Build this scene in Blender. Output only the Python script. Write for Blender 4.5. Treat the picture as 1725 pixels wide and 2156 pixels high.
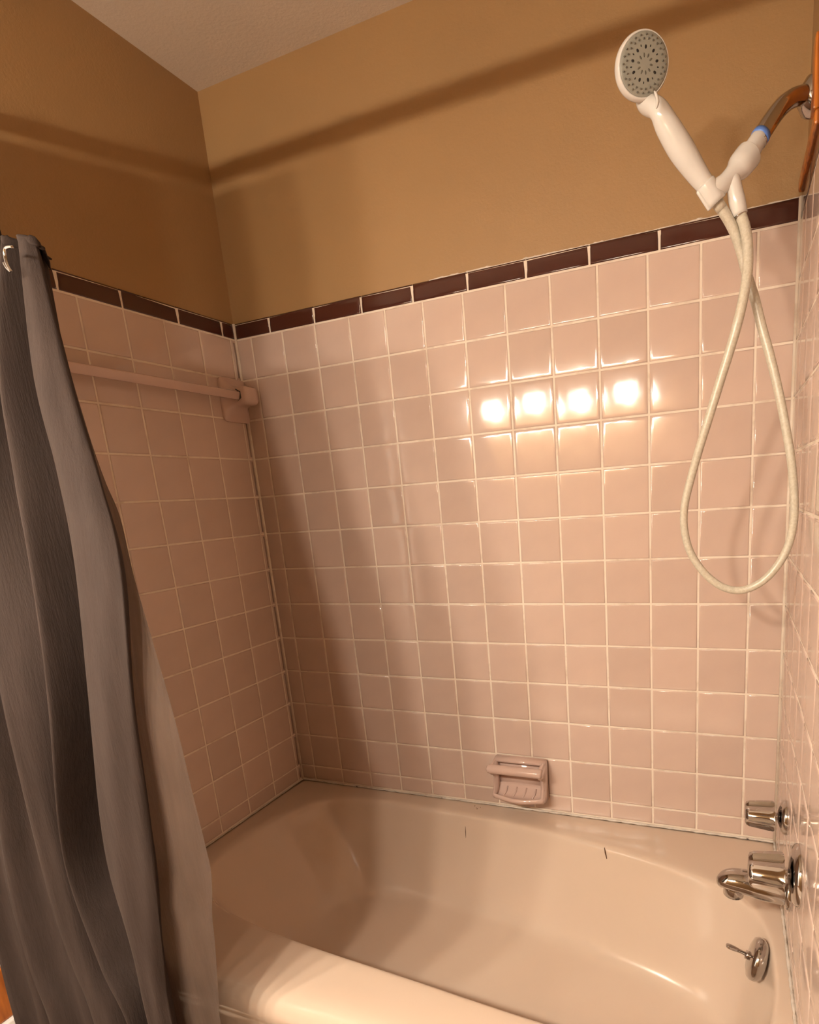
import bpy, bmesh, math, random
from mathutils import Vector, Matrix
random.seed(7)
for o in list(bpy.data.objects): bpy.data.objects.remove(o, do_unlink=True)
SC = bpy.context.scene
COL = SC.collection

# ------------------------------------------------------------------ units
# The tile grid is the ruler: 1 tile pitch = 0.11 m.  T(x, y, z): x tiles right of the first
# full grout joint of the back wall, y tiles from the back wall, z tiles above the pink field.
P = 0.11
A0 = 0.4916            # width of the cut tile in the left corner
XR = 12.685            # right wall
Z0 = 1.775             # height of the top of the pink tiles
def T(x, y, z): return Vector(((x + A0) * P, y * P, Z0 + z * P))
ZC, ZF, ZT = 5.58, -Z0 / P, -12.5      # ceiling, floor, tub rim (tiles)

# ------------------------------------------------------------------ camera
cam_d = bpy.data.cameras.new('camera'); cam = bpy.data.objects.new('camera', cam_d); COL.objects.link(cam)
right = Vector((0.92959, 0.36203, -0.06918)); down = Vector((0.01867, -0.23370, -0.97213)); fwd = Vector((-0.36811, 0.90239, -0.22401))
M = Matrix((right, -down, -fwd)).transposed().to_4x4()
M.translation = T(11.6273, -13.3675, -4.4345)
cam.matrix_world = M
cam_d.sensor_fit = 'AUTO'; cam_d.sensor_width = 36.0
cam_d.lens = 36.0 * 1251.59 / 2156
cam_d.shift_x = -176.83 / 2156; cam_d.shift_y = 256.42 / 2156
cam_d.clip_start = 0.01
SC.camera = cam

# ------------------------------------------------------------------ world, exposure
w = bpy.data.worlds.new('world'); SC.world = w; w.use_nodes = True
w.node_tree.nodes['Background'].inputs[0].default_value = (1.0, 0.8, 0.62, 1)
w.node_tree.nodes['Background'].inputs[1].default_value = 0.0
SC.view_settings.view_transform = 'Standard'; SC.view_settings.look = 'None'
SC.view_settings.exposure = 0.0; SC.view_settings.gamma = 1.0
SC.view_settings.use_curve_mapping = False
BULB_STRENGTH = 760.0
BULB_COLOR = (1.0, 0.88, 0.73)

# ------------------------------------------------------------------ materials
def s2l(c):
    return tuple(((v / 255) / 12.92 if v / 255 <= 0.04045 else ((v / 255 + 0.055) / 1.055) ** 2.4) for v in c)
class Mat:
    def __init__(s, name):
        s.m = bpy.data.materials.new(name); s.m.use_nodes = True
        s.nt = s.m.node_tree; s.b = s.nt.nodes['Principled BSDF']
    def n(s, t, **kw):
        nd = s.nt.nodes.new(t)
        for k, v in kw.items(): setattr(nd, k, v)
        return nd
    def l(s, a, b): s.nt.links.new(a, b)
    def set(s, **kw):
        for k, v in kw.items(): s.b.inputs[k.replace('_', ' ')].default_value = v
        return s
    def noise(s, scale, detail=3, rough=0.5, coord='Object', stretch=(1, 1, 1)):
        tc = s.n('ShaderNodeTexCoord'); mp = s.n('ShaderNodeMapping'); mp.inputs['Scale'].default_value = stretch
        nz = s.n('ShaderNodeTexNoise'); nz.inputs['Scale'].default_value = scale; nz.inputs['Detail'].default_value = detail; nz.inputs['Roughness'].default_value = rough
        s.l(tc.outputs[coord], mp.inputs[0]); s.l(mp.outputs[0], nz.inputs['Vector'])
        return nz
    def ramp(s, src, stops):
        r = s.n('ShaderNodeValToRGB')
        e = r.color_ramp.elements
        while len(e) < len(stops): e.new(0.5)
        for i, (p, c) in enumerate(stops): e[i].position = p; e[i].color = (*c, 1) if len(c) == 3 else c
        s.l(src, r.inputs[0]); return r
    def bump(s, src, strength, dist):
        b = s.n('ShaderNodeBump'); b.inputs['Strength'].default_value = strength; b.inputs['Distance'].default_value = dist
        s.l(src, b.inputs['Height']); s.l(b.outputs[0], s.b.inputs['Normal']); return b
def lerp3(a, k): return tuple(min(1, v * k) for v in a)

def mk_tile(name, base, rough=0.095, var=0.05, coat=0.0):
    m = Mat(name); m.set(Roughness=rough, IOR=1.55)
    oi = m.n('ShaderNodeObjectInfo')
    r = m.ramp(oi.outputs['Random'], [(0, lerp3(base, 1 - var)), (1, lerp3(base, 1 + var))])
    nz = m.noise(9, 4, 0.6, 'Object'); mx = m.n('ShaderNodeMix', data_type='RGBA', blend_type='MULTIPLY')
    rr = m.ramp(nz.outputs[0], [(0.3, (0.93, 0.93, 0.94)), (0.7, (1, 1, 1))])
    mx.inputs[0].default_value = 1
    m.l(r.outputs[0], mx.inputs[6]); m.l(rr.outputs[0], mx.inputs[7]); m.l(mx.outputs[2], m.b.inputs['Base Color'])
    n2 = m.noise(16, 2, 0.5); m.bump(n2.outputs[0], 0.10, 0.004)
    return m.m
PINK = (0.575, 0.435, 0.362)
M_TILE = mk_tile('glazed pink tile', PINK)
M_TRIM = mk_tile('glazed maroon trim', (0.060, 0.018, 0.012), 0.12, 0.05)
M_CER = mk_tile('glazed pink ceramic', (0.57, 0.41, 0.345), 0.10, 0.0)

m = Mat('cream grout'); m.set(Roughness=0.8)
nz = m.noise(14, 4, 0.65); r = m.ramp(nz.outputs[0], [(0.22, (0.50, 0.39, 0.30)), (0.5, (0.74, 0.64, 0.53))]); m.l(r.outputs[0], m.b.inputs['Base Color'])
n2 = m.noise(400, 3); m.bump(n2.outputs[0], 0.3, 0.001); M_GROUT = m.m

def mk_paint(name, base, sc=180, st=0.25, rough=0.55):
    m = Mat(name); m.set(Roughness=rough)
    nz = m.noise(2.2, 4, 0.6); r = m.ramp(nz.outputs[0], [(0.3, lerp3(base, 0.94)), (0.7, lerp3(base, 1.04))]); m.l(r.outputs[0], m.b.inputs['Base Color'])
    n2 = m.noise(sc, 4, 0.6); m.bump(n2.outputs[0], st, 0.002); return m.m
M_PAINT = mk_paint('tan wall paint', (0.325, 0.192, 0.080))
M_CEIL = mk_paint('white ceiling paint', (0.60, 0.51, 0.41), 120, 0.5, 0.8)
M_WHITE = mk_paint('white wall paint', (0.85, 0.84, 0.82), 120, 0.2, 0.6)
M_FLOOR = mk_paint('beige floor vinyl', (0.62, 0.50, 0.40), 60, 0.1, 0.35)

m = Mat('pink enamel tub'); m.set(Roughness=0.13, IOR=1.5)
nz = m.noise(3.0, 5, 0.65); r = m.ramp(nz.outputs[0], [(0.3, (0.56, 0.440, 0.345)), (0.7, (0.59, 0.465, 0.367))]); m.l(r.outputs[0], m.b.inputs['Base Color'])
n2 = m.noise(7, 3, 0.5); m.bump(n2.outputs[0], 0.05, 0.004); M_TUB = m.m

m = Mat('white caulk with mould'); m.set(Roughness=0.6)
nz = m.noise(26, 5, 0.7, stretch=(1, 1, 1)); r = m.ramp(nz.outputs[0], [(0.33, (0.05, 0.03, 0.025)), (0.37, (0.46, 0.40, 0.34)), (0.55, (0.60, 0.53, 0.46))]); m.l(r.outputs[0], m.b.inputs['Base Color']); M_CAULK = m.m

m = Mat('worn chrome'); m.set(Metallic=1.0, Roughness=0.09, Base_Color=(0.52, 0.50, 0.485, 1))
nz = m.noise(60, 3); rr = m.ramp(nz.outputs[0], [(0.3, (0.05,) * 3), (0.8, (0.16,) * 3)]); m.l(rr.outputs[0], m.b.inputs['Roughness']); M_CHROME = m.m

def mk_plain(name, base, rough, **kw):
    m = Mat(name); m.set(Roughness=rough, **kw)
    nz = m.noise(20, 3, 0.5); r = m.ramp(nz.outputs[0], [(0.3, lerp3(base, 0.95)), (0.7, lerp3(base, 1.03))]); m.l(r.outputs[0], m.b.inputs['Base Color'])
    return m.m
M_PLASTIC = mk_plain('white plastic', (0.62, 0.59, 0.55), 0.16)
M_GREYP = mk_plain('grey spray plate', (0.25, 0.245, 0.21), 0.35)
M_GREYD = mk_plain('dark grey rubber', (0.11, 0.10, 0.08), 0.5)
M_HOLE = mk_plain('black spray hole', (0.01, 0.008, 0.008), 0.6)
M_BLUE = mk_plain('blue sealing tape', (0.10, 0.22, 0.62), 0.4)
M_DARKGAP = mk_plain('dark seam', (0.05, 0.045, 0.04), 0.6)
M_ROD = mk_plain('white enamel rod', (0.75, 0.72, 0.68), 0.25)

m = Mat('cream vinyl hose'); m.set(Roughness=0.32)
nz = m.noise(220, 3, 0.7); r = m.ramp(nz.outputs[0], [(0.3, (0.43, 0.38, 0.29)), (0.7, (0.56, 0.52, 0.43))]); m.l(r.outputs[0], m.b.inputs['Base Color'])
m.bump(nz.outputs[0], 0.15, 0.001); M_HOSE = m.m

m = Mat('orange varnished wood'); m.set(Roughness=0.3)
wv = m.n('ShaderNodeTexWave'); wv.inputs['Scale'].default_value = 30; wv.inputs['Distortion'].default_value = 6; wv.inputs['Detail'].default_value = 3
tc = m.n('ShaderNodeTexCoord'); mp = m.n('ShaderNodeMapping'); mp.inputs['Scale'].default_value = (1, 1, 0.15); m.l(tc.outputs['Object'], mp.inputs[0]); m.l(mp.outputs[0], wv.inputs['Vector'])
r = m.ramp(wv.outputs[0], [(0.0, (0.22, 0.055, 0.006)), (1, (0.46, 0.14, 0.014))]); m.l(r.outputs[0], m.b.inputs['Base Color']); M_WOOD = m.m

def mk_cloth(name, base, trans=0.0, alpha=1.0, rough=0.8):
    m = Mat(name); m.set(Roughness=rough, Specular_IOR_Level=0.15)
    nz = m.noise(10, 5, 0.65, stretch=(6, 6, 0.7)); r = m.ramp(nz.outputs[0], [(0.3, lerp3(base, 0.86)), (0.7, lerp3(base, 1.1))]); m.l(r.outputs[0], m.b.inputs['Base Color'])
    n2 = m.noise(70, 6, 0.7, stretch=(3, 3, 0.3)); m.bump(n2.outputs[0], 0.35, 0.005)
    out = m.nt.nodes['Material Output']
    last = m.b.outputs[0]
    if trans:
        t = m.n('ShaderNodeBsdfTranslucent'); m.l(r.outputs[0], t.inputs[0]); mx = m.n('ShaderNodeMixShader'); mx.inputs[0].default_value = trans
        m.l(last, mx.inputs[1]); m.l(t.outputs[0], mx.inputs[2]); last = mx.outputs[0]
    if alpha < 1:
        t = m.n('ShaderNodeBsdfTransparent'); mx = m.n('ShaderNodeMixShader'); mx.inputs[0].default_value = alpha
        m.l(t.outputs[0], mx.inputs[1]); m.l(last, mx.inputs[2]); last = mx.outputs[0]
    m.l(last, out.inputs[0]); return m.m
M_CLOTH = mk_cloth('grey curtain fabric', (0.040, 0.0285, 0.0245))
M_LINER = mk_cloth('frosted vinyl liner', (0.135, 0.098, 0.078), 0.40, 0.82, 0.35)

m = Mat('glowing bulb glass')
m.set(Base_Color=(0.9, 0.85, 0.8, 1), Roughness=0.3, Emission_Color=(*BULB_COLOR, 1), Emission_Strength=BULB_STRENGTH); M_BULB = m.m

# ------------------------------------------------------------------ mesh helpers
def obj(name, data, mat, parent=None, smooth=True, loc=None):
    if isinstance(data, bmesh.types.BMesh):
        me = bpy.data.meshes.new(name); data.normal_update(); data.to_mesh(me); data.free()
    else: me = data
    if mat and not me.materials: me.materials.append(mat)
    if smooth:
        for p in me.polygons: p.use_smooth = True
    o = bpy.data.objects.new(name, me); COL.objects.link(o)
    if parent: o.parent = parent
    if loc is not None: o.location = loc
    return o
def tag(o, label=None, cat=None, group=None, kind=None):
    if label: o['label'] = label
    if cat: o['category'] = cat
    if group: o['group'] = group
    if kind: o['kind'] = kind
    return o
def empty(name, loc, label, cat, group=None):
    o = bpy.data.objects.new(name, None); COL.objects.link(o); o.empty_display_size = 0.03
    o.location = loc; tag(o, label, cat, group); return o
def part(name, data, mat, root, smooth=True):
    """mesh given in world coordinates, re-based on the root's position"""
    base = root.location.copy()
    r = root.parent
    while r is not None: base += r.location; r = r.parent
    if isinstance(data, bmesh.types.BMesh): bmesh.ops.translate(data, verts=data.verts, vec=-base)
    return obj(name, data, mat, root, smooth)
def from_py(v, f):
    bm = bmesh.new(); vs = [bm.verts.new(p) for p in v]
    for q in f:
        try: bm.faces.new([vs[i] for i in q])
        except ValueError: pass
    bmesh.ops.recalc_face_normals(bm, faces=bm.faces)
    return bm
def box(lo, hi, bev=0.0, seg=2):
    bm = bmesh.new(); bmesh.ops.create_cube(bm, size=1)
    lo = Vector(lo); hi = Vector(hi); c = (lo + hi) / 2; s = hi - lo
    for v in bm.verts: v.co = Vector((c.x + v.co.x * s.x, c.y + v.co.y * s.y, c.z + v.co.z * s.z))
    if bev: bmesh.ops.bevel(bm, geom=list(bm.edges), offset=bev, segments=seg, profile=0.5, affect='EDGES')
    return bm
def join(*bms):
    out = bms[0]
    for b in bms[1:]:
        me = bpy.data.meshes.new('tmp'); b.to_mesh(me); b.free(); out.from_mesh(me); bpy.data.meshes.remove(me)
    return out
def crom(pts, n):
    """Catmull-Rom resample of a list of tuples"""
    pts = [Vector(p) for p in pts]; out = []
    for i in range(len(pts) - 1):
        p0 = pts[max(i - 1, 0)]; p1 = pts[i]; p2 = pts[i + 1]; p3 = pts[min(i + 2, len(pts) - 1)]
        for k in range(n):
            t = k / n
            out.append(0.5 * ((2 * p1) + (p2 - p0) * t + (2 * p0 - 5 * p1 + 4 * p2 - p3) * t * t + (3 * p1 - p0 - 3 * p2 + p3) * t ** 3))
    out.append(pts[-1]); return out
def tube(path, rad, seg=16, flat=1.0, cap=True, up=None):
    """tube along path; rad: number or list; flat squeezes the section along the frame's second axis"""
    path = [Vector(p) for p in path]; n = len(path)
    rads = rad if isinstance(rad, (list, tuple)) else [rad] * n
    tang = [(path[min(i + 1, n - 1)] - path[max(i - 1, 0)]).normalized() for i in range(n)]
    ref = Vector(up) if up else (Vector((0, 0, 1)) if abs(tang[0].z) < 0.9 else Vector((1, 0, 0)))
    u = (ref - tang[0] * ref.dot(tang[0])).normalized(); V = []; F = []
    for i in range(n):
        u = (u - tang[i] * u.dot(tang[i])).normalized(); v = tang[i].cross(u)
        for k in range(seg):
            a = 2 * math.pi * k / seg
            V.append(path[i] + u * math.cos(a) * rads[i] * flat + v * math.sin(a) * rads[i])
    for i in range(n - 1):
        for k in range(seg):
            F.append((i * seg + k, i * seg + (k + 1) % seg, (i + 1) * seg + (k + 1) % seg, (i + 1) * seg + k))
    if cap: F.append(tuple(range(seg))); F.append(tuple(range((n - 1) * seg, n * seg)))
    return from_py(V, F)
def lathe(prof, origin, axis, seg=32, fn=None):
    """profile of (radius, height along axis)"""
    axis = Vector(axis).normalized(); ref = Vector((0, 0, 1)) if abs(axis.z) < 0.9 else Vector((1, 0, 0))
    u = (ref - axis * ref.dot(axis)).normalized(); v = axis.cross(u); V = []; F = []; o = Vector(origin)
    for r, h in prof:
        for k in range(seg):
            a = 2 * math.pi * k / seg; rr = max(r, 1e-5) * (fn(a, r, h) if fn else 1)
            V.append(o + axis * h + u * math.cos(a) * rr + v * math.sin(a) * rr)
    for i in range(len(prof) - 1):
        for k in range(seg): F.append((i * seg + k, i * seg + (k + 1) % seg, (i + 1) * seg + (k + 1) % seg, (i + 1) * seg + k))
    F.append(tuple(range(seg))); F.append(tuple(range((len(prof) - 1) * seg, len(prof) * seg)))
    return from_py(V, F)
def sharp(o, ang=35):
    me = o.data
    bm = bmesh.new(); bm.from_mesh(me)
    for e in bm.edges:
        if len(e.link_faces) == 2 and e.calc_face_angle(0) > math.radians(ang): e.smooth = False
    bm.to_mesh(me); bm.free(); return o

# ------------------------------------------------------------------ room shell
TH = 0.008            # tile body thickness in front of the plaster
def struct(name, bm, mat, smooth=False, label=None):
    o = obj(name, bm, mat, None, smooth); o['kind'] = 'structure'
    if label: o['label'] = label
    return o
XRL = 20.0            # far right side of the bathroom (tiles)
XLL = -4.5            # far left side of the bathroom
YFW = -17.95          # wall with the vanity light
yb = T(0, 0, 0).y + TH
def tb(a, b): return box(tuple(min(p, q) for p, q in zip(a, b)), tuple(max(p, q) for p, q in zip(a, b)))
xl, xr = T(-A0, 0, 0).x, T(XR, 0, 0).x
zc, zf = T(0, 0, ZC).z, 0.0
xa, xb = T(XLL, 0, 0).x, T(XRL, 0, 0).x
yf = T(0, YFW, 0).y
ye = T(0, -7.5, 0).y      # front end of the alcove walls
wall_back = struct('wall_back', tb((xa, yb, zf), (xb, yb + 0.1, zc)), M_PAINT, label='tan painted back wall of the tub alcove above pink tiles')
wall_left = struct('wall_left', tb((xl - 0.11, ye, zf), (xl - TH, yb, zc)), M_PAINT, label='shaded tan painted left wall of the tub alcove')
wall_right = struct('wall_right', tb((xr + TH, ye - 0.02, zf), (xr + 0.12, yb, zc)), M_PAINT, label='tan painted right wall of the tub alcove')
struct('wall_front', tb((xa - 0.1, yf - 0.1, zf), (xb + 0.1, yf, zc)), M_PAINT, label='tan painted wall opposite the tub carrying the vanity light')
struct('wall_outer_left', tb((xa - 0.1, yf, zf), (xa, yb + 0.1, zc)), M_WHITE, label='white side wall seen past the grey curtain')
struct('wall_outer_right', tb((xb, yf, zf), (xb + 0.1, yb + 0.1, zc)), M_PAINT, label='tan painted side wall on the right of the bathroom')
struct('floor', tb((xa - 0.1, yf - 0.1, -0.1), (xb + 0.1, yb + 0.1, zf)), M_FLOOR, label='beige bathroom floor')
struct('ceiling', tb((xa - 0.1, yf - 0.1, zc), (xb + 0.1, yb + 0.1, zc + 0.1)), M_CEIL, label='off-white ceiling')
bb = struct('baseboard_left', box((xa, yf, 0.03), (xa + 0.018, T(0, -2, 0).y, 0.175), 0.006), M_WOOD, label='orange varnished wooden baseboard below the curtain hem')
struct('trim_1', box((xa, yf, 0.0), (xa + 0.03, T(0, -2, 0).y, 0.03), 0.004), M_WHITE, label='pale shoe moulding below the wooden baseboard')

# ------------------------------------------------------------------ tiles
GR = 0.0033           # grout width
_tm = {}
def tile_mesh(w, h, mat, th=TH, bev=0.0035, dome=0.0006, bull=False):
    key = (round(w, 4), round(h, 4), mat.name, bull)
    if key in _tm: return _tm[key]
    V = []; F = []
    rings = [(0, 0), (0, th * 0.62), (bev * 0.28, th * 0.90), (bev, th - dome * 0.55), (bev * 2.6, th - dome * 0.12), (min(w, h) * 0.34, th)]
    for ins, z in rings:
        ins = min(ins, min(w, h) * 0.45)
        for sx, sy in ((-1, -1), (1, -1), (1, 1), (-1, 1)):
            V.append((sx * (w / 2 - ins), sy * (h / 2 - ins), z))
    if bull:      # rounded upper edge of the maroon cap
        for i, (ins, z) in enumerate(rings):
            for k in (2, 3):
                x, y, zz = V[i * 4 + k]
                yy = h / 2 - [0, 0, 0.0030, 0.0085, 0.014, 0.018][i]
                V[i * 4 + k] = (x, yy, [0, th * 0.25, th * 0.72, th * 0.93, th * 0.99, th][i])
    for i in range(len(rings) - 1):
        for k in range(4): F.append((i * 4 + k, i * 4 + (k + 1) % 4, i * 4 + 4 + (k + 1) % 4, i * 4 + 4 + k))
    F.append(tuple(range(len(V) - 4, len(V))))
    me = bpy.data.meshes.new('tile'); bm = from_py(V, F); bm.normal_update(); bm.to_mesh(me); bm.free()
    me.materials.append(mat)
    for p in me.polygons: p.use_smooth = True
    _tm[key] = me; return me
def orient(wall):
    if wall == 'back': return Matrix(((1, 0, 0), (0, 0, -1), (0, 1, 0)))          # local x->X, y->Z, z->-Y
    if wall == 'left': return Matrix(((0, 0, 1), (1, 0, 0), (0, 1, 0)))           # local x->Y, y->Z, z->+X
    return Matrix(((0, 0, -1), (-1, 0, 0), (0, 1, 0)))                            # right: local x->-Y, z->-X
def lay(wall, parent, u0, u1, z0, z1, mat, name='tile', bull=False):
    """one tile between grid coordinates u (tiles along the wall) and z (tiles)"""
    w_ = (u1 - u0) * P - GR; h_ = (z1 - z0) * P - GR
    if w_ < 0.006 or h_ < 0.006: return
    me = tile_mesh(w_, h_, mat, bull=bull)
    o = bpy.data.objects.new(name, me); COL.objects.link(o); o.parent = parent
    um, zm = (u0 + u1) / 2, (z0 + z1) / 2
    dz = random.uniform(-0.0004, 0.0002)
    if wall == 'back': loc = T(um, 0, zm) + Vector((0, TH - dz, 0))
    elif wall == 'left': loc = T(-A0, um, zm) + Vector((-TH + dz, 0, 0))
    else: loc = T(XR, um, zm) + Vector((TH - dz, 0, 0))
    tilt = Matrix.Rotation(random.gauss(0, 0.0035), 3, 'X') @ Matrix.Rotation(random.gauss(0, 0.0035), 3, 'Y')
    o.matrix_local = Matrix.Translation(loc) @ (orient(wall) @ tilt).to_4x4()
rows = [(-k - 1, -k) for k in range(12)] + [(ZT + 0.06, -12)]
TRIM_TOP = 0.42
def field(wall, parent, joints, tjoints):
    for a, b in zip(joints, joints[1:]):
        for z0, z1 in rows: lay(wall, parent, a, b, z0, z1, M_TILE)
    for a, b in zip(tjoints, tjoints[1:]): lay(wall, parent, a, b, 0, TRIM_TOP, M_TRIM, 'trim_tile', True)
field('back', wall_back, [-A0] + list(range(13)) + [XR], [-A0, 0.64, 2.02, 3.39, 4.77, 6.14, 7.49, 8.85, 10.23, 11.6, XR])
B0 = 0.186
field('left', wall_left, sorted([0] + [-B0 - k for k in range(7)] + [-6.9]), sorted([0, -0.42, -1.75, -3.18, -4.53, -5.9, -6.9]))
field('right', wall_right, [-6.9, -6, -5, -4, -3, -2, -1, 0], [-6.9, -5.6, -4.2, -2.8, -1.4, 0])
# grout beds, recessed behind the tile faces
rec = 0.0016
zb, zt = T(0, 0, ZT).z, T(0, 0, TRIM_TOP - 0.06).z
obj('grout_bed', tb((xl - TH, -0.0 + rec, zb), (xr + TH, yb, zt)), M_GROUT, wall_back, False)
obj('grout_bed', tb((xl - TH, T(0, -6.9, 0).y, zb), (xl - rec, yb, zt)), M_GROUT, wall_left, False)
obj('grout_bed', tb((xr + rec, T(0, -6.9, 0).y, zb), (xr + TH, yb, zt)), M_GROUT, wall_right, False)
# grout in the two vertical corners
for nm, x, par in (('corner_grout', -A0, wall_left), ('corner_grout', XR, wall_right)):
    sx = 1 if x < 0 else -1
    obj(nm, tube([T(x, 0, ZT + 0.03) + Vector((sx * 0.0005, -0.0005, 0)), T(x, 0, TRIM_TOP - 0.03) + Vector((sx * 0.0005, -0.0005, 0))], 0.0038, 8), M_GROUT, par)
# ragged line of old paint and caulk along the top of the maroon cap tiles
def ragged(xs, fn, name, parent, lo=0.0006, hi=0.0032, thr=0.45):
    V = []; F = []; z = T(0, 0, TRIM_TOP).z - 0.0035
    n = len(xs)
    for i, x in enumerate(xs):
        h = lo + (hi - lo) * max(0, fn(i)); 
        V += [(x, yb - 0.0035, z), (x, yb - 0.0035, z + h), (x, yb, z + h + 0.001), (x, yb, z)]
    for i in range(n - 1):
        for k in range(4): F.append((i * 4 + k, i * 4 + (k + 1) % 4, i * 4 + 4 + (k + 1) % 4, i * 4 + 4 + k))
    return obj(name, from_py(V, F), M_CAULK, parent, False)
rs = [random.random() ** 3 for _ in range(400)]
ragged([T(5.2, 0, 0).x + i * (T(XR, 0, 0).x - T(5.2, 0, 0).x) / 159 for i in range(160)], lambda i: 0.75 * rs[i // 4] + 0.6 * rs[i] - 0.05 + 0.5, 'paint_edge', wall_back)

# ------------------------------------------------------------------ bathtub
RIM = [(0.55, -1.30), (1.1, -0.75), (2.3, -0.52), (4.1, -0.52), (5.6, -0.62), (7.05, -0.76), (8.1, -0.90), (9.06, -1.07), (10.0, -1.28), (10.8, -1.53), (11.52, -1.86), (12.03, -2.25), (12.34, -2.80),
       (12.47, -3.7), (12.42, -4.8), (12.1, -5.7), (11.0, -6.1), (9.0, -6.10), (6.54, -5.94), (4.16, -5.79), (2.6, -5.60), (1.5, -5.38), (0.6, -4.95), (0.12, -4.2), (0.0, -3.2), (0.15, -2.2)]
FLO = [(2.9, -2.3), (3.2, -2.0), (3.8, -1.88), (4.9, -1.88), (6.0, -1.92), (7.1, -2.08), (8.2, -2.30), (9.2, -2.58), (10.1, -2.84), (10.8, -3.05), (11.3, -3.25), (11.58, -3.5), (11.7, -3.8),
       (11.7, -4.4), (11.55, -4.9), (11.1, -5.2), (10.3, -5.3), (9.0, -5.28), (6.7, -5.15), (4.8, -5.0), (3.8, -4.85), (3.2, -4.6), (2.8, -4.2), (2.6, -3.7), (2.55, -3.1), (2.65, -2.6)]
def closed_spline(pts, n):
    N = len(pts); out = []
    for i in range(N):
        p0, p1, p2, p3 = (Vector((*pts[(i + k) % N], 0)) for k in (-1, 0, 1, 2))
        for k in range(n):
            t = k / n
            out.append(0.5 * ((2 * p1) + (p2 - p0) * t + (2 * p0 - 5 * p1 + 4 * p2 - p3) * t * t + (3 * p1 - p0 - 3 * p2 + p3) * t ** 3))
    return out
rim = closed_spline(RIM, 5); flo = closed_spline(FLO, 5); N = len(rim)
cx_, cy_ = 6.1, -3.4
def rect_hit(p, x0, x1, y0, y1):
    dx, dy = p.x - cx_, p.y - cy_; ts = []
    if dx > 1e-6: ts.append((x1 - cx_) / dx)
    if dx < -1e-6: ts.append((x0 - cx_) / dx)
    if dy > 1e-6: ts.append((y1 - cy_) / dy)
    if dy < -1e-6: ts.append((y0 - cy_) / dy)
    t = min(ts); return Vector((cx_ + dx * t, cy_ + dy * t, 0))
X0, X1, Y1 = -A0 - 0.02, XR + 0.02, 0.02
# snap the points nearest to the four corners onto the corners
def outer(yfront):
    pts = [rect_hit(p, X0, X1, yfront, Y1) for p in rim]
    for c in ((X0, yfront), (X1, yfront), (X0, Y1), (X1, Y1)):
        cv = Vector((*c, 0)); i = min(range(N), key=lambda k: (pts[k] - cv).length); pts[i] = cv
    return pts
rings = []
for yf_, z in ((-6.98, ZF + 0.0), (-6.98, -13.35), (-7.0, -13.15), (-7.05, -13.05), (-7.08, -12.92), (-7.08, -12.80), (-7.04, -12.66), (-6.96, -12.57), (-6.82, -12.52), (-6.6, -12.505)):
    rings.append([(p.x, p.y, z) for p in outer(yf_)])
o1 = outer(-6.6)
for s in (0.5, 0.86):
    rings.append([(a.x + (b.x - a.x) * s, a.y + (b.y - a.y) * s, ZT - 0.004) for a, b in zip(o1, rim)])
prof = [(0.0, -0.015), (0.035, -0.05), (0.065, -0.12), (0.095, -0.23), (0.15, -0.42), (0.27, -0.76), (0.44, -1.20), (0.57, -1.56), (0.68, -1.82), (0.76, -1.96), (0.83, -2.04), (0.90, -2.08), (1.0, -2.11)]
for s, z in prof:
    rings.append([(a.x + (b.x - a.x) * s, a.y + (b.y - a.y) * s, ZT + z) for a, b in zip(rim, flo)])
fc = Vector((7.6, -3.7, 0))
for s, z in ((0.75, -2.17), (0.45, -2.22), (0.15, -2.24)):
    rings.append([(fc.x + (p.x - fc.x) * s, fc.y + (p.y - fc.y) * s, ZT + z) for p in flo])
V = [T(*p) for rg in rings for p in rg]; F = []
for i in range(len(rings) - 1):
    for k in range(N): F.append((i * N + k, i * N + (k + 1) % N, (i + 1) * N + (k + 1) % N, (i + 1) * N + k))
F.append(tuple(range((len(rings) - 1) * N, len(rings) * N)))
tub = empty('bathtub', T(6.1, -3.5, ZF), 'pink enamelled bathtub with a rounded rim set into the tiled alcove', 'bathtub')
tub_basin = part('basin', from_py(V, F), M_TUB, tub)
mo = tub_basin.modifiers.new('sub', 'SUBSURF'); mo.levels = 1; mo.render_levels = 1
# caulk joint between tub and tiles
def bead(pts, r):
    rr = [r * random.uniform(0.55, 1.25) for _ in pts]
    return tube(pts, rr, 8)
zc_ = ZT + 0.022
def lin(a, b, n): return [Vector(a).lerp(Vector(b), i / (n - 1)) for i in range(n)]
part('caulk_bead', bead([T(*p) for p in lin((-A0, -0.01, zc_), (XR, -0.01, zc_), 150)], 0.0032), M_CAULK, tub)
part('caulk_bead', bead([T(*p) for p in lin((-A0 + 0.01, 0, zc_), (-A0 + 0.01, -6.8, zc_), 90)], 0.0020), M_CAULK, tub)
part('caulk_bead', bead([T(*p) for p in lin((XR - 0.01, 0, zc_), (XR - 0.01, -6.8, zc_), 90)], 0.0032), M_CAULK, tub)
# small chips, scratches and rust specks in the enamel
M_RUST = mk_plain('brown chipped enamel', (0.10, 0.045, 0.02), 0.7)
part('scratch', tube([T(5.292, -0.738, -12.792), T(5.311, -0.794, -12.92), T(5.331, -0.849, -13.053)], [0.0004, 0.0009, 0.0004], 8), M_RUST, tub)
part('scratch', tube([T(9.030, -1.115, -12.545), T(9.062, -1.172, -12.635), T(9.101, -1.236, -12.750)], [0.0008, 0.0022, 0.0009], 8), M_RUST, tub)
for (x, y), r_ in (((5.345, -0.17), 0.0016), ((5.525, -0.202), 0.0011), ((5.467, -0.294), 0.0020), ((5.43, -0.25), 0.0010)):
    part('rust_speck', lathe([(r_, -0.0005), (r_, 0.0003), (r_ * 0.5, 0.0007)], T(x, y, -12.504), (0, 0, 1), 9), M_RUST, tub)
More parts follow.
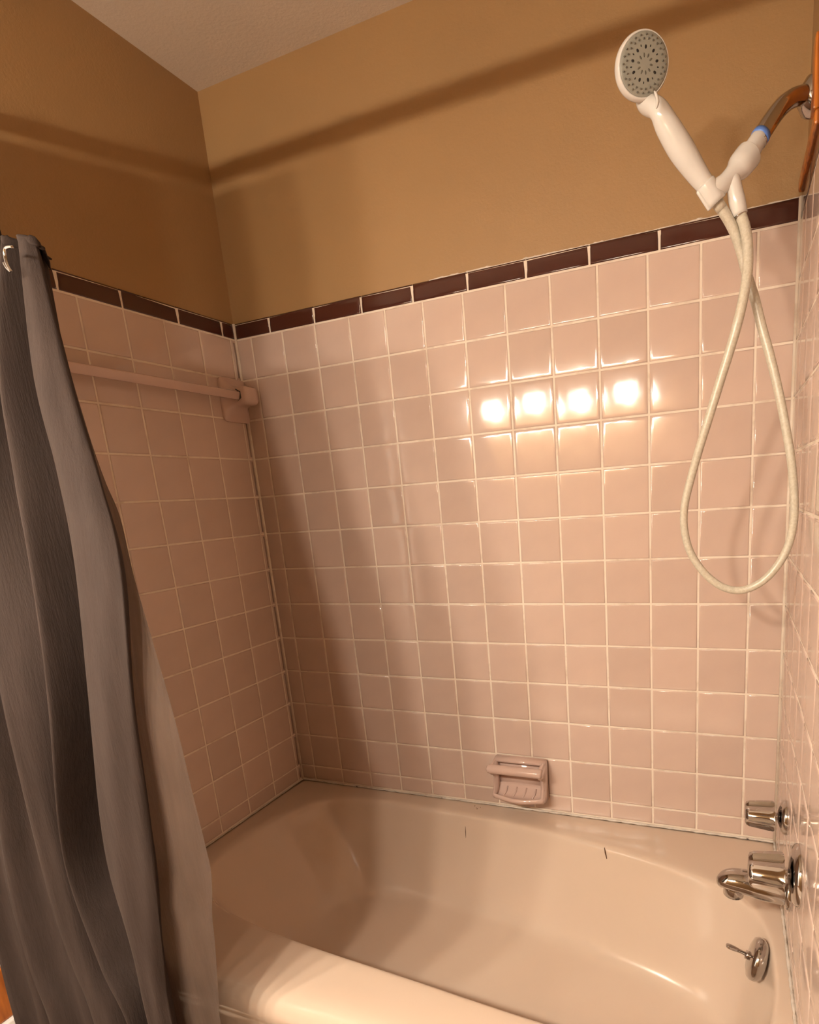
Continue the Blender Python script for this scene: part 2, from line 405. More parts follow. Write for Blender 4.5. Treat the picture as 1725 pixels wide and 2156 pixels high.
# overflow plate with trip lever on the drain end of the basin
oc = T(12.235, -3.40, -12.83); oax = Vector((-0.965, 0.03, 0.26)).normalized()
ov = part('overflow_plate', lathe([(0.036, -0.008), (0.0410, 0.0), (0.0410, 0.008), (0.0375, 0.014), (0.028, 0.0175), (0.014, 0.019), (0.0, 0.0195)], oc, oax, 40), M_CHROME, tub)
ov['label'] = 'round chrome overflow plate'
lv0 = oc + oax * 0.017
lev = join(tube([lv0, lv0 + oax * 0.008], 0.0085, 14), tube(crom([lv0 + oax * 0.004, lv0 + Vector((-0.016, -0.002, 0.008)), lv0 + Vector((-0.030, -0.004, 0.014)), lv0 + Vector((-0.043, -0.006, 0.019))], 4), [0.0048] * 5 + [0.0052, 0.0058, 0.0064, 0.0068, 0.007, 0.007, 0.0064, 0.0045], 12, 0.6))
part('trip_lever', lev, M_CHROME, ov)

# ------------------------------------------------------------------ soap dish with grab bar
sd = empty('soap_dish', T(6.72, 0, -12.1), 'pink ceramic soap dish with grab bar set in the back wall tiles', 'soap dish')
xs0, xs1, zs0, zs1 = 6.02, 7.42, -12.02, -10.98
body = []
# back slab
b_ = box(T(xs0, -0.10, zs0), T(xs1, 0.0, zs1)); 
bmesh.ops.bevel(b_, geom=list(b_.edges), offset=0.004, segments=2, affect='EDGES'); body.append(b_)
def prism_x(x0, x1, prof, bev=0.003):
    """prism along x from a (y, z) profile in tile units"""
    n = len(prof); V = [T(x0, y, z) for y, z in prof] + [T(x1, y, z) for y, z in prof]
    F = [tuple(range(n)), tuple(range(n, 2 * n))] + [(i, (i + 1) % n, n + (i + 1) % n, n + i) for i in range(n)]
    bm = from_py(V, F)
    if bev: bmesh.ops.bevel(bm, geom=list(bm.edges), offset=bev, segments=2, affect='EDGES')
    return bm
side = [(0, -10.99), (-0.12, -10.99), (-0.50, -11.08), (-0.62, -11.17), (-0.60, -11.30), (-0.42, -11.38), (-0.34, -11.50), (-0.36, -11.70), (-0.50, -11.90), (-0.50, -12.0), (-0.40, -12.04), (-0.2, -12.08), (0, -12.08)]
part('dish_back', body[0], M_CER, sd)
for xa_, xb_ in ((xs0, xs0 + 0.09), (xs1 - 0.13, xs1)):
    part('dish_side', prism_x(xa_, xb_, side, 0.0035), M_CER, sd)
part('grab_bar', tube([T(xs0 - 0.07, -0.52, -11.17), T(xs0 - 0.03, -0.52, -11.17)] + [T(xs0 + 0.05 + k * (xs1 - xs0 - 0.1) / 8, -0.52, -11.17) for k in range(9)] + [T(xs1 - 0.01, -0.52, -11.17)], [0.009, 0.0145] + [0.0150] * 9 + [0.012], 20, 0.85), M_CER, sd)
part('dish_crown', tube([T(xs0 + 0.02, -0.12, -11.06), T(xs1 - 0.02, -0.12, -11.06)], 0.0155, 20, 0.55), M_CER, sd)
# tray: curved front lip, sloping bottom with drain ribs
V = []; F = []; nx = 22
prof_tray = [(-0.05, -11.62), (-0.14, -11.78), (-0.24, -11.90), (-0.34, -11.955), (-0.44, -11.955), (-0.50, -11.90), (-0.54, -11.90), (-0.565, -11.945), (-0.54, -12.02), (-0.40, -12.06), (-0.15, -12.09), (0.0, -12.09)]
for i in range(nx + 1):
    t = i / nx; x = xs0 + 0.03 + (xs1 - xs0 - 0.06) * t
    bow = 0.10 * math.sin(math.pi * t) ** 0.8 - 0.06
    for y, z in prof_tray: V.append(T(x, y - bow * (-y / 0.5), z + 0.02 * math.cos(2 * math.pi * t) * (1 if y < -0.48 else 0)))
np_ = len(prof_tray)
for i in range(nx):
    for k in range(np_): F.append((i * np_ + k, i * np_ + (k + 1) % np_, (i + 1) * np_ + (k + 1) % np_, (i + 1) * np_ + k))
F += [tuple(range(np_)), tuple(range(nx * np_, (nx + 1) * np_))]
tray = part('tray', from_py(V, F), M_CER, sd)
for k in range(4):
    x = xs0 + 0.32 + k * 0.26
    part('drain_rib', tube([T(x, -0.16, -11.79), T(x - 0.02, -0.27, -11.91), T(x - 0.05, -0.40, -11.948)], [0.002, 0.0026, 0.002], 8), M_CER, tray)

# ------------------------------------------------------------------ towel bar on the left wall
tw = empty('towel_bar', T(-A0, -0.4, -1.5), 'pink ceramic towel bar on the shaded left wall, running behind the curtain', 'towel bar')
BX, BZ = -0.13, -1.47
def bracket_bm(yc):
    # flared post: square foot on the tiles, waist, round-cornered head
    secs = [(-A0, 0.46, 0.54), (-A0 + 0.05, 0.46, 0.54), (-A0 + 0.08, 0.43, 0.50), (-A0 + 0.13, 0.36, 0.36), (-A0 + 0.20, 0.30, 0.27), (-A0 + 0.30, 0.27, 0.235), (-A0 + 0.46, 0.25, 0.225), (-A0 + 0.58, 0.24, 0.22), (-A0 + 0.64, 0.20, 0.18), (-A0 + 0.655, 0.10, 0.09)]
    V = []; F = []; n = 32
    for x, hy, hz in secs:
        for k in range(n):
            a = 2 * math.pi * k / n; e = 0.42 if x > -A0 + 0.1 else 0.22
            cy = math.copysign(abs(math.cos(a)) ** e, math.cos(a)); cz = math.copysign(abs(math.sin(a)) ** e, math.sin(a))
            V.append(T(x, yc + cy * hy, BZ - 0.07 * (1 if hz > 0.4 else (hz - 0.2) / 0.2 if hz > 0.2 else 0) + cz * hz))
    for i in range(len(secs) - 1):
        for k in range(n): F.append((i * n + k, i * n + (k + 1) % n, (i + 1) * n + (k + 1) % n, (i + 1) * n + k))
    F += [tuple(range(n)), tuple(range((len(secs) - 1) * n, len(secs) * n))]
    return from_py(V, F)
for yc in (-0.42, -5.9): sharp(part('bracket', bracket_bm(yc), M_CER, tw), 50)
part('socket', lathe([(0.0172, 0), (0.0172, 0.0012), (0.0, 0.0013)], T(BX, -0.665, BZ), (0, -1, 0), 6), M_DARKGAP, tw, False)
bar = box((-0.0112, T(0, -5.8, 0).y, -0.0112), (0.0112, T(0, -0.5, 0).y, 0.0112), 0.004, 2)
bmesh.ops.rotate(bar, verts=bar.verts, cent=(0, 0, 0), matrix=Matrix.Rotation(math.radians(18), 3, 'Y'))
bmesh.ops.translate(bar, verts=bar.verts, vec=Vector((T(BX, 0, 0).x, 0, T(0, 0, BZ).z)))
sharp(part('bar', bar, M_CER, tw), 30)

# ------------------------------------------------------------------ wooden board behind the shower arm
wbx = T(XR - 0.085, 0, 0).x
wb = empty('wooden_board', T(XR, -2.6, 0.5), 'orange varnished wooden board on the right wall behind the shower arm', 'board')
part('panel', box((wbx, T(0, -2.34, 0).y, T(0, 0, 0.62).z), (xr + TH, T(0, -2.02, 0).y, T(0, 0, 1.55).z), 0.003), M_WOOD, wb, False)
part('ledge', box((T(XR - 0.06, 0, 0).x, T(0, -2.34, 0).y, T(0, 0, TRIM_TOP + 0.005).z), (xr + TH, T(0, -0.05, 0).y, T(0, 0, 0.62).z), 0.004), M_WOOD, wb, False)

# ------------------------------------------------------------------ shower arm
arm_pts = [(12.62, -1.9, 0.999), (12.485, -2.0, 0.981), (12.341, -2.1, 0.928), (12.192, -2.25, 0.788), (12.064, -2.4, 0.596), (11.958, -2.52, 0.415), (11.880, -2.61, 0.262)]
sa = empty('shower_pipe', T(12.6, -1.9, 0.99), 'bent chrome shower arm coming out of the right wall', 'pipe')
ap = crom([T(*p) for p in arm_pts], 8)
part('pipe', tube(ap, 0.0138, 24), M_CHROME, sa)
part('flange', lathe([(0.030, -0.006), (0.030, 0.0), (0.027, 0.006), (0.019, 0.012), (0.0145, 0.016)], T(XR - 0.085, -1.88, 1.0), (-1, -0.35, -0.05), 28), M_CHROME, sa)

# ------------------------------------------------------------------ handset holder
hd = empty('shower_holder', T(11.6, -2.9, -0.2), 'white plastic handset holder screwed onto the shower arm', 'holder')
p_a, p_b = T(11.908, -2.58, 0.329), T(11.735, -2.75, 0.031)
ax = (p_b - p_a).normalized(); L = (p_b - p_a).length
hex6 = lambda a, r, h: 1 - 0.05 * (1 - abs(math.cos(3 * a)))
part('sealing_tape', lathe([(0.0139, -0.006), (0.0146, -0.006), (0.0150, 0.0), (0.0145, 0.003)], p_a, ax, 24), M_BLUE, hd)
part('nut', lathe([(0.0125, 0.0), (0.0138, 0.001), (0.0144, 0.006), (0.0150, L * 0.7), (0.0146, L * 0.95), (0.0125, L)], p_a, ax, 30, hex6), M_PLASTIC, hd)
q0, q1, q2, q3 = T(11.765, -2.725, 0.082), T(11.60, -2.87, -0.13), T(11.43, -2.99, -0.31), T(11.27, -3.05, -0.40)
bx_ = crom([q0, q0.lerp(q1, 0.15), q1, q2, q3], 6)
rb = [0.016, 0.0200, 0.0208, 0.0210, 0.0210, 0.0210, 0.0210, 0.0210, 0.0208, 0.0206, 0.0202, 0.0190, 0.0165, 0.0148, 0.0140, 0.0136, 0.0134, 0.0134, 0.0136, 0.014, 0.0142, 0.0145, 0.0145, 0.0145, 0.0135]
part('body', tube(bx_, rb[:len(bx_)], 24), M_PLASTIC, hd)
# cradle: collar around the handset's foot
c0 = T(11.185, -3.085, -0.285); c1 = T(11.352, -3.0, -0.535); cax = (c1 - c0).normalized(); CL = (c1 - c0).length
part('cradle', lathe([(0.0125, 0.001), (0.0150, 0.0), (0.0160, 0.003), (0.0160, CL * 0.8), (0.0152, CL), (0.0095, CL), (0.009, CL * 0.6)], c0, cax, 28), M_PLASTIC, hd)
lipb = box((-0.003, -0.009, -0.017), (0.003, 0.009, 0.017), 0.002)
bmesh.ops.transform(lipb, matrix=Matrix.Translation(T(11.215, -3.085, -0.47)) @ cax.to_track_quat('Z', 'Y').to_matrix().to_4x4(), verts=lipb.verts)
part('cradle_lip', lipb, M_PLASTIC, hd)
# hose outlet below the body
part('outlet', tube(crom([T(11.545, -2.93, -0.20), T(11.575, -2.95, -0.33), T(11.612, -2.93, -0.50), T(11.668, -2.9, -0.715)], 4), [0.010, 0.0104, 0.0107, 0.0109, 0.0111, 0.0113, 0.0115, 0.0119, 0.0123, 0.0124, 0.0120, 0.0116, 0.0112], 24), M_PLASTIC, hd)
part('outlet_ring', tube([T(11.664, -2.9, -0.70), T(11.684, -2.899, -0.735)], 0.0105, 20), M_CHROME, hd)

# ------------------------------------------------------------------ hand shower
hs = empty('hand_shower', T(11.25, -3.06, -0.37), 'white plastic hand shower with a round grey spray face', 'shower head')
hn = Vector((0.4794, -0.8304, -0.2840)).normalized()
hc = T(10.408, -3.5, 1.151)
upv = Vector((0.2411, -0.4553, 0.8571)); hu = (upv - hn * upv.dot(hn)).normalized(); hv = hn.cross(hu)
hp = [T(*p) for p in ((11.335, -3.02, -0.50), (11.249, -3.06, -0.369), (11.096, -3.12, -0.167), (10.875, -3.22, 0.154), (10.692, -3.32, 0.444), (10.580, -3.375, 0.640))] + [hc - hn * 0.026 - hu * 0.036 - hv * 0.016, hc - hn * 0.027 - hu * 0.010 - hv * 0.012]
hr = [0.0108, 0.0124, 0.0155, 0.0190, 0.0175, 0.0145, 0.0145, 0.0110]
pp = crom(hp, 6)
rr = [v.x for v in crom([(r, 0, 0) for r in hr], 6)]
part('handle', tube(pp, rr, 28), M_PLASTIC, hs)
part('handle_seam', tube([T(11.215, -3.075, -0.325), T(11.205, -3.079, -0.312)], 0.0136, 28), M_DARKGAP, hs)
head = part('head_shell', lathe([(0.0368, -0.002), (0.0378, 0.0004), (0.0394, -0.0008), (0.0406, -0.004), (0.0414, -0.009), (0.0410, -0.014), (0.0385, -0.020), (0.031, -0.026), (0.018, -0.030), (0.0, -0.0315)], hc, hn, 56), M_PLASTIC, hs)
face = part('spray_face', lathe([(0.0374, -0.003), (0.0374, 0.0004), (0.0362, 0.0012), (0.032, 0.0018), (0.022, 0.0027), (0.011, 0.0032), (0.0, 0.0033)], hc, hn, 56), M_GREYP, hs)
face['label'] = 'round grey spray face with rings of nozzles'
def on_face(r, a):
    h = 0.0032 - 0.0016 * (r / 0.034) ** 2
    return hc + hu * math.cos(a) * r + hv * math.sin(a) * r + hn * h
def dots(specs, nm, mat, hgt):
    bm = None
    for r, a, wr, wt in specs:
        c = on_face(r, a); er = (hu * math.cos(a) + hv * math.sin(a)); et = hn.cross(er); V = []; F = []; n = 10
        for i, (k, z) in enumerate(((1, -0.0008), (1, hgt * 0.4), (0.7, hgt))):
            for j in range(n):
                t = 2 * math.pi * j / n; V.append(c + er * math.cos(t) * wr * k + et * math.sin(t) * wt * k + hn * z)
        for i in range(2):
            for j in range(n): F.append((i * n + j, i * n + (j + 1) % n, (i + 1) * n + (j + 1) % n, (i + 1) * n + j))
        F.append(tuple(range(2 * n, 3 * n))); b = from_py(V, F); bm = b if bm is None else join(bm, b)
    return part(nm, bm, mat, face)
tau = 2 * math.pi
d = dots([(0.0330, tau * k / 24, 0.0013, 0.0012) for k in range(24)] + [(0.0285, tau * (k + 0.5) / 24, 0.0013, 0.0012) for k in range(24)], 'rubber_nozzles', M_GREYD, 0.0018); d['kind'] = 'stuff'
d = dots([(0.0190, tau * k / 9, 0.0026, 0.0018) for k in range(9)] + [(0.0212, tau * (k + 0.5) / 9, 0.0016, 0.0009) for k in range(9)], 'spray_holes', M_HOLE, 0.0004); d['kind'] = 'stuff'
d = dots([(0.0100, tau * (k + 0.3) / 10, 0.0026, 0.0013) for k in range(10)], 'centre_nozzles', M_GREYD, 0.0005); d['kind'] = 'stuff'
# spray selector tab at the lower right of the rim
part('selector_tab', tube(crom([T(10.561, -3.66, 0.72), T(10.591, -3.66, 0.655), T(10.603, -3.66, 0.58), T(10.584, -3.66, 0.515)], 3), [0.0016, 0.0024, 0.0029, 0.0032, 0.0033, 0.0033, 0.0032, 0.0028, 0.0021, 0.0012], 14, 0.7), M_PLASTIC, hs)

# ------------------------------------------------------------------ shower hose
HOSE = [(11.335, -3.01, -0.49), (11.352, -3.0, -0.519), (11.482, -2.938, -0.707), (11.602, -2.875, -0.925), (11.692, -2.812, -1.172), (11.771, -2.77, -1.454), (11.897, -2.758, -1.832), (12.006, -2.767, -2.243), (12.129, -2.775, -2.66), (12.264, -2.783, -3.183), (12.38, -2.792, -3.712), (12.479, -2.8, -4.247), (12.54, -2.792, -4.789), (12.543, -2.783, -5.192), (12.47, -2.775, -5.564), (12.31, -2.767, -5.881), (12.084, -2.758, -6.121), (11.798, -2.75, -6.238), (11.501, -2.767, -6.168), (11.213, -2.783, -5.919), (10.991, -2.8, -5.551), (10.9, -2.817, -5.15), (10.908, -2.833, -4.799), (10.982, -2.85, -4.46), (11.113, -2.9, -3.987), (11.254, -2.95, -3.536), (11.408, -3.0, -3.036), (11.549, -3.05, -2.592), (11.671, -3.1, -2.165), (11.753, -3.08, -1.757), (11.784, -3.02, -1.44), (11.771, -2.98, -1.117), (11.728, -2.94, -0.881), (11.674, -2.9, -0.716)]
ho = empty('shower_hose', T(11.8, -2.75, -6.3), 'cream vinyl shower hose hanging in a long loop by the right corner', 'hose')
hpts = crom([T(*p) for p in HOSE], 5)
part('tube', tube(hpts, [0.0085 - 0.0016 * min(1, min(i, len(hpts) - 1 - i) / 55) for i in range(len(hpts))], 16), M_HOSE, ho)
part('ferrule', tube([hpts[3], hpts[6], hpts[8]], [0.0090, 0.0092, 0.0086], 16), M_HOSE, ho)

# ------------------------------------------------------------------ taps and spout on the right wall
def tap(name, y, z, label, plate_r, k):
    r = empty(name, T(XR, y, z), label, 'tap handle', 'chrome taps on the right wall')
    ax = Vector((-1, 0, 0)); o = T(XR, y, z)
    part('escutcheon', lathe([(plate_r, -0.004), (plate_r, 0.001), (plate_r * 0.96, 0.006), (plate_r * 0.8, 0.011), (plate_r * 0.55, 0.014), (0.013, 0.016)], o, ax, 36), M_CHROME, r)
    part('stem', lathe([(0.0125, 0.010), (0.0110, 0.014), (0.0095, 0.018), (0.0095, 0.026), (0.012, 0.028)], o, ax, 24), M_CHROME, r)
    flute = lambda a, rr, h: 1 - 0.19 * abs(math.sin(4 * a)) ** 0.8 * (1 if h > 0.024 else 0.5)
    kn = part('knob', lathe([(r_ * k, h_) for r_, h_ in ((0.010, 0.0215), (0.0285, 0.0225), (0.0295, 0.0255), (0.0290, 0.034), (0.0270, 0.052), (0.0252, 0.069), (0.0225, 0.0755), (0.017, 0.078), (0.0, 0.079))], o, ax, 72, flute), M_CHROME, r)
    sharp(kn, 45)
    return r
tap('faucet_handle', -2.2, -10.62, 'fluted chrome tap handle on the right wall, farther from the camera, above the tub rim', 0.035, 1.08)
tap('faucet_handle', -4.35, -10.38, 'fluted chrome tap handle nearest the camera, just above the tub spout', 0.052, 1.2)
sp = empty('tub_spout', T(XR, -3.3, -11.45), 'chrome tub spout with a hooked nose under the tap handles', 'spout')
spath = crom([T(XR + 0.01, -3.3, -11.43), T(12.45, -3.3, -11.42), T(12.2, -3.3, -11.40), T(11.95, -3.3, -11.36), T(11.74, -3.3, -11.36), T(11.62, -3.3, -11.42), T(11.59, -3.3, -11.50)], 5)
srad = [v.x for v in crom([(0.0275, 0, 0), (0.0275, 0, 0), (0.0272, 0, 0), (0.0262, 0, 0), (0.0235, 0, 0), (0.0175, 0, 0), (0.0085, 0, 0)], 5)]
part('spout_body', tube(spath, srad, 28, 0.85), M_CHROME, sp)
part('spout_mouth', lathe([(0.0165, 0), (0.0190, 0.008), (0.0190, 0.024), (0.0170, 0.025), (0.0155, 0.010)], T(11.80, -3.3, -11.42), (-0.05, 0, -1), 24), M_CHROME, sp)
part('spout_flange', lathe([(0.034, -0.004), (0.034, 0.003), (0.031, 0.008), (0.027, 0.010)], T(XR, -3.3, -11.43), (-1, 0, 0), 32), M_CHROME, sp)

# ------------------------------------------------------------------ curtain rod, rings, curtain and liner
RODZ, RODY = 2.10, -7.36
rod = empty('curtain_rod', T(6.1, RODY, RODZ), 'white shower curtain rod spanning the alcove above the frame', 'curtain rod')
part('rod_tube', tube([T(-A0, RODY + 0.06, RODZ), T(XR, RODY + 0.06, RODZ - 0.05)], 0.0130, 20), M_ROD, rod)
for x, dx in ((-A0, 1), (XR, -1)):
    part('end_cap', lathe([(0.027, -0.003), (0.027, 0.008), (0.018, 0.018)], T(x, RODY + 0.06, RODZ), (dx, 0, 0), 24), M_ROD, rod)
CURT = {
  'Z': [(-0.34, -7.25, -0.5), (-0.36, -7.42, -2.2), (-0.36, -7.58, -3.6), (-0.38, -7.75, -5.0), (-0.5, -7.97, -7.3), (-0.62, -7.9, -10.05), (-0.88, -7.86, -12.1), (-0.82, -7.84, -13.6)],
  'A': [(1.34, -7.2, -0.48), (1.03, -7.41, -2.21), (0.78, -7.57, -3.56), (0.51, -7.72, -4.98), (0.12, -7.95, -7.29), (-0.52, -7.95, -10.03), (-0.84, -7.95, -12.1), (-0.8, -7.95, -13.6)],
  'Y': [(1.59, -7.2, -0.53), (1.3, -7.41, -2.25), (1.07, -7.57, -3.58), (0.81, -7.72, -4.98), (0.58, -7.95, -7.25), (-0.01, -7.95, -9.94), (-0.11, -7.95, -11.92), (-0.03, -7.95, -13.36)],
  'X': [(1.79, -7.2, -0.57), (1.51, -7.41, -2.28), (1.3, -7.57, -3.6), (1.05, -7.72, -4.99), (0.96, -7.95, -7.23), (0.34, -7.95, -9.88), (0.26, -7.95, -11.82), (0.49, -7.95, -13.2)],
  'W': [(2.04, -7.2, -0.62), (1.76, -7.41, -2.31), (1.52, -7.57, -3.61), (1.28, -7.72, -4.99), (1.32, -7.95, -7.2), (0.95, -7.95, -9.78), (1.03, -7.95, -11.63), (1.21, -7.95, -12.98)],
  'V': [(2.19, -7.2, -0.65), (1.93, -7.41, -2.33), (1.75, -7.57, -3.63), (1.5, -7.72, -5.0), (1.68, -7.95, -7.18), (1.59, -7.95, -9.66), (1.69, -7.95, -11.46), (1.88, -7.95, -12.77)],
  'U': [(2.32, -7.2, -0.68), (2.11, -7.41, -2.35), (2.1, -7.57, -3.66), (2.17, -7.72, -5.01), (2.19, -7.95, -7.14), (1.9, -7.95, -9.61), (2.01, -7.95, -11.38), (2.36, -7.95, -12.62)],
  'T': [(2.48, -7.2, -0.71), (2.34, -7.41, -2.38), (2.41, -7.57, -3.68), (2.51, -7.72, -5.02), (2.55, -7.95, -7.11), (1.98, -7.95, -9.59), (2.2, -7.95, -11.34), (2.58, -7.95, -12.56)],
  'S': [(2.63, -7.2, -0.74), (2.56, -7.41, -2.41), (2.71, -7.57, -3.7), (2.74, -7.72, -5.02), (2.68, -7.95, -7.1), (2.14, -7.95, -9.57), (2.54, -7.95, -11.25), (2.78, -7.95, -12.49)],
  'M': [(2.81, -7.2, -0.77), (3.01, -7.41, -2.47), (3.25, -7.57, -3.75), (3.43, -7.72, -5.04), (3.39, -7.95, -7.05), (3.02, -7.95, -9.41), (3.05, -7.95, -11.12), (3.09, -7.95, -12.4)],
  'R': [(3.0, -7.2, -0.81), (3.41, -7.41, -2.52), (3.76, -7.57, -3.79), (4.04, -7.72, -5.05), (4.0, -7.95, -7.01), (3.74, -7.95, -9.29), (3.48, -7.95, -11.01), (3.39, -7.95, -12.31)],
}
order = ['Z', 'A', 'Y', 'X', 'W', 'V', 'U', 'T', 'S', 'M', 'R']
fold = {'Z': 0.05, 'A': -0.15, 'Y': 0.24, 'X': -0.30, 'W': 0.26, 'V': -0.34, 'U': 0.42, 'T': -0.28, 'S': 0.50, 'M': -0.26, 'R': -0.08}
rodx = {'Z': -0.36, 'A': 0.1, 'Y': 0.7, 'X': 1.3, 'W': 2.1}
cols = []
for k in order:
    pts = [(x, y + fold[k] * (0.6 if i == 0 else 1), z) for i, (x, y, z) in enumerate(CURT[k])]
    if k in rodx: pts = [(rodx[k], RODY + 0.4 * fold[k], RODZ - 0.25), (0.2 * rodx[k] + 0.8 * pts[0][0] - 0.05 - (0.25 if k == 'W' else 0.1 if k == 'X' else 0), -7.2 + fold[k] * 0.7, 0.55)] + pts
    else:         # the leading folds have slipped off their rings and sag
        x, y, z = pts[0]; pts = [(x - 0.015, y + 0.10, z + 0.012), (x, y + 0.03, z + 0.03)] + pts
    x, y, z = pts[-1]; pts.append((x + 0.02, y, min(-15.3, z - 0.4)))
    cols.append(crom(pts, 8))
# the fabric turns back behind the leading fold
last = [Vector((p.x - 0.30, p.y + 0.24, p.z - 0.12 * max(0, 1 - i / 12))) for i, p in enumerate(cols[-1])]; cols.append(last)
nr = len(cols[0]); SUB = 14
grid = [crom([c[i] for c in cols], SUB) for i in range(nr)]
ncol = len(grid[0]); V = []; F = []
for i in range(nr):
    for j in range(ncol):
        q = grid[i][j]; s = i / nr
        left = max(0.0, 1 - j / (6.5 * SUB)); wob = 0.012 * math.sin(j * 0.9 + i * 0.23) + 0.010 * math.sin(j * 0.5 - i * 0.41 + 2) + 0.10 * s * left ** 0.5 * math.sin(j * 0.82 + 0.6 * math.sin(i * 0.09))
        V.append(T(q.x, q.y + wob * (0.3 + s), q.z))
for i in range(nr - 1):
    for j in range(ncol - 1): F.append((i * ncol + j, i * ncol + j + 1, (i + 1) * ncol + j + 1, (i + 1) * ncol + j))
cu = empty('shower_curtain', T(0.8, -7.2, -15.35), 'grey fabric shower curtain gathered in folds at the left', 'curtain')
fab = part('fabric', from_py(V, F), M_CLOTH, cu)
mo = fab.modifiers.new('thick', 'SOLIDIFY'); mo.thickness = 0.0018
# hem: a folded band along the bottom
V = []; F = []
for j in range(ncol):
    q = grid[nr - 1][j]
    for dy, dz in ((-0.03, 0.0), (-0.03, 0.28), (0.03, 0.28), (0.03, 0.0)): V.append(T(q.x, q.y + dy, q.z + dz - 0.03))
for j in range(ncol - 1):
    for k in range(4): F.append((j * 4 + k, j * 4 + (k + 1) % 4, j * 4 + 4 + (k + 1) % 4, j * 4 + 4 + k))
part('hem', from_py(V, F), M_CLOTH, cu)
# vinyl liner inside the curtain
LIN = [(2.78, -7.03, -0.92), (3.06, -7.18, -2.2), (3.27, -7.27, -2.98), (3.42, -7.33, -3.44), (3.59, -7.38, -3.9), (3.79, -7.43, -4.36), (3.95, -7.53, -5.17), (4.18, -7.63, -6.03), (4.46, -7.75, -7.14), (4.52, -7.75, -8.41), (4.56, -7.75, -9.15), (4.56, -7.75, -9.59), (4.4, -7.75, -10.51), (4.27, -7.75, -11.29), (4.16, -7.75, -11.99), (4.1, -7.75, -12.43), (4.05, -7.75, -15.0)]
LNI = [(2.44, -7.03, -0.85), (2.52, -7.18, -2.12), (2.69, -7.27, -2.92), (2.91, -7.33, -3.39), (2.99, -7.38, -3.86), (3.11, -7.43, -4.32), (3.37, -7.53, -5.16), (3.48, -7.63, -6.04), (3.34, -7.75, -7.22), (3.24, -7.75, -8.58), (3.17, -7.75, -9.38), (3.08, -7.75, -9.87), (2.91, -7.75, -10.85), (2.76, -7.75, -11.69), (2.64, -7.75, -12.44), (2.57, -7.75, -12.92), (2.55, -7.75, -15.0)]
La, Lb = crom(LNI, 5), crom(LIN, 5); NL = 26; V = []; F = []
for a, b in zip(La, Lb):
    wd = (b - a).length
    for j in range(NL + 1):
        t = j / NL; q = a.lerp(b, t)
        amp = 0.05 * min(1, wd / 1.0) * (1 - 0.4 * t)
        kink = 0.05 * math.exp(-((q.z + 10.3) / 0.35) ** 2) * math.sin(t * 9 + 1)
        V.append(T(q.x, q.y + amp * math.sin(t * 11 + q.z * 0.22) * (1 if t < 0.97 else 0.5) + kink - 0.02, q.z))
nl = NL + 1
for i in range(len(La) - 1):
    for j in range(NL): F.append((i * nl + j, i * nl + j + 1, (i + 1) * nl + j + 1, (i + 1) * nl + j))
ln = empty('shower_liner', T(2.8, -7.1, -14.9), 'translucent pinkish vinyl liner hanging beside the grey curtain over the tub side', 'curtain')
lo = part('sheet', from_py(V, F), M_LINER, ln)
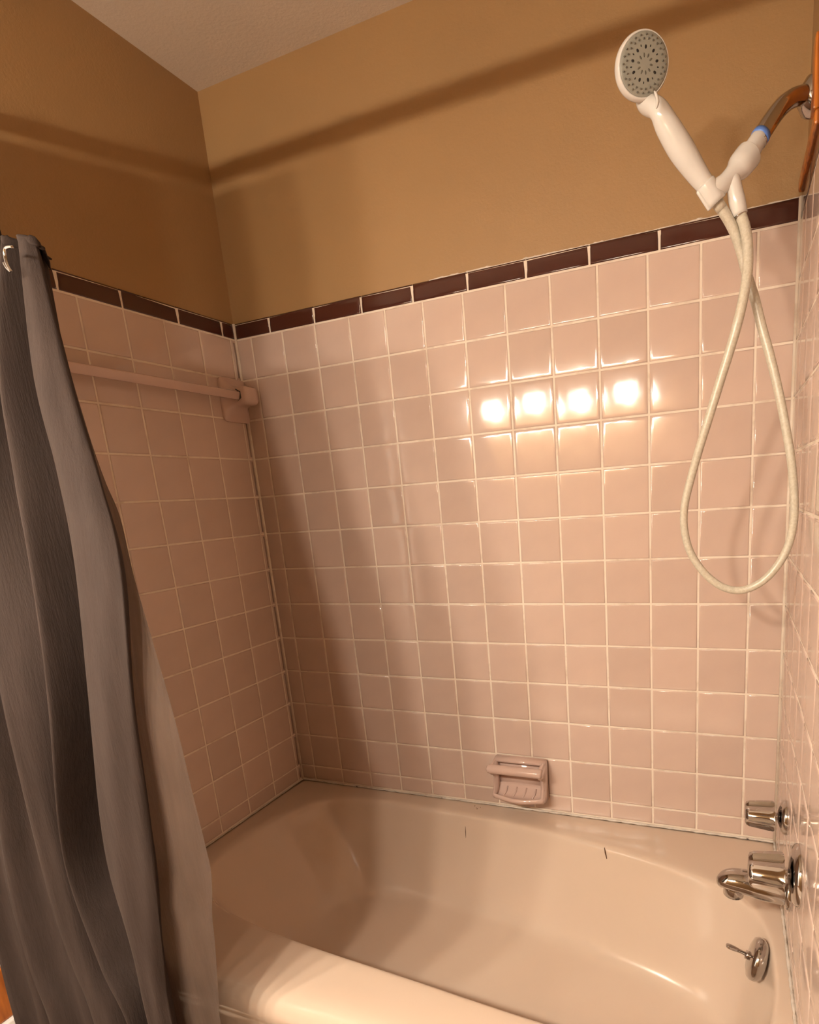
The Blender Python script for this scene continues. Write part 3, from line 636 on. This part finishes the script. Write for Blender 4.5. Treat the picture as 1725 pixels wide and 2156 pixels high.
# rings
ring0 = None
for k, x in enumerate((0.1, 0.7, 1.3, 2.1)):
    pts = [T(x, RODY + 0.06, RODZ - 0.05) + Vector((0, 0.022 * math.cos(a), 0.030 * math.sin(a) - 0.004)) for a in [tau * i / 20 for i in range(21)]]
    if ring0 is None:
        rg = obj('curtain_ring', tube([p - pts[0] for p in pts], 0.0016, 8), M_CHROME); ring0 = rg; rp0 = pts[0]; rg.location = pts[0]
    else:
        rg = ring0.copy(); COL.objects.link(rg); rg.location = pts[0]
    tag(rg, ('first', 'second', 'third', 'fourth')[k] + ' chrome curtain ring on the rod, counted from the left wall', 'curtain ring', 'curtain rings on the rod')
hk = empty('curtain_hook', T(2.1, -7.2, -0.6), 'bright chrome hook dangling at the top fold of the grey curtain', 'hook')
hkp = [(3.075, -7.62, -0.927), (3.013, -7.62, -0.915), (2.944, -7.62, -0.918), (2.902, -7.62, -0.975), (2.901, -7.62, -1.073), (2.924, -7.62, -1.138), (2.945, -7.62, -1.181), (2.887, -7.62, -1.131), (2.856, -7.62, -1.065)]
part('wire', tube(crom([T(*p) for p in hkp], 6), 0.0022, 10), M_CHROME, hk)

# ------------------------------------------------------------------ vanity light (behind the camera)
LZ, LY = 0.05, -17.3
bulbs = [0.17, 2.4, 4.6, 7.0]
vl = empty('vanity_light', T(3.6, YFW, LZ), 'chrome vanity light bar with four shaded globe bulbs opposite the tub', 'light')
part('back_plate', box((T(bulbs[0] - 0.55, 0, 0).x, yf, T(0, 0, LZ).z - 0.055), (T(bulbs[-1] + 0.9, 0, 0).x, yf + 0.02, T(0, 0, LZ).z + 0.055), 0.006), M_CHROME, vl, False)
for x in bulbs:
    so = part('socket', lathe([(0.022, 0), (0.022, 0.012), (0.016, 0.016)], T(x, YFW, LZ) + Vector((0, 0.019, 0)), (0, 1, 0), 20), M_ROD, vl)
    bm = bmesh.new(); bmesh.ops.create_icosphere(bm, subdivisions=3, radius=0.045); bmesh.ops.translate(bm, verts=bm.verts, vec=T(x, LY, LZ) + Vector((0, 0.012, 0)))
    part('bulb', bm, M_BULB, vl)
    bc = T(x, LY, LZ) + Vector((0, 0.012, 0))     # half-dome shade over the upper half of the bulb
    prof_s = [(0.0505 * math.cos(t), 0.0505 * math.sin(t)) for t in [math.pi / 2 * k / 8 for k in range(9)]] + [(0.047 * math.cos(t), 0.047 * math.sin(t)) for t in [math.pi / 2 * (8 - k) / 8 for k in range(9)]]
    n_ = len(prof_s); V = []; F = []
    for r_, h_ in prof_s:
        for k in range(28):
            a = tau * k / 28; V.append(bc + Vector((max(r_, 1e-5) * math.cos(a), max(r_, 1e-5) * math.sin(a), h_ - 0.002)))
    for i in range(n_):
        for k in range(28): F.append((i * 28 + k, i * 28 + (k + 1) % 28, ((i + 1) % n_) * 28 + (k + 1) % 28, ((i + 1) % n_) * 28 + k))
    part('shade', from_py(V, F), M_ROD, vl)
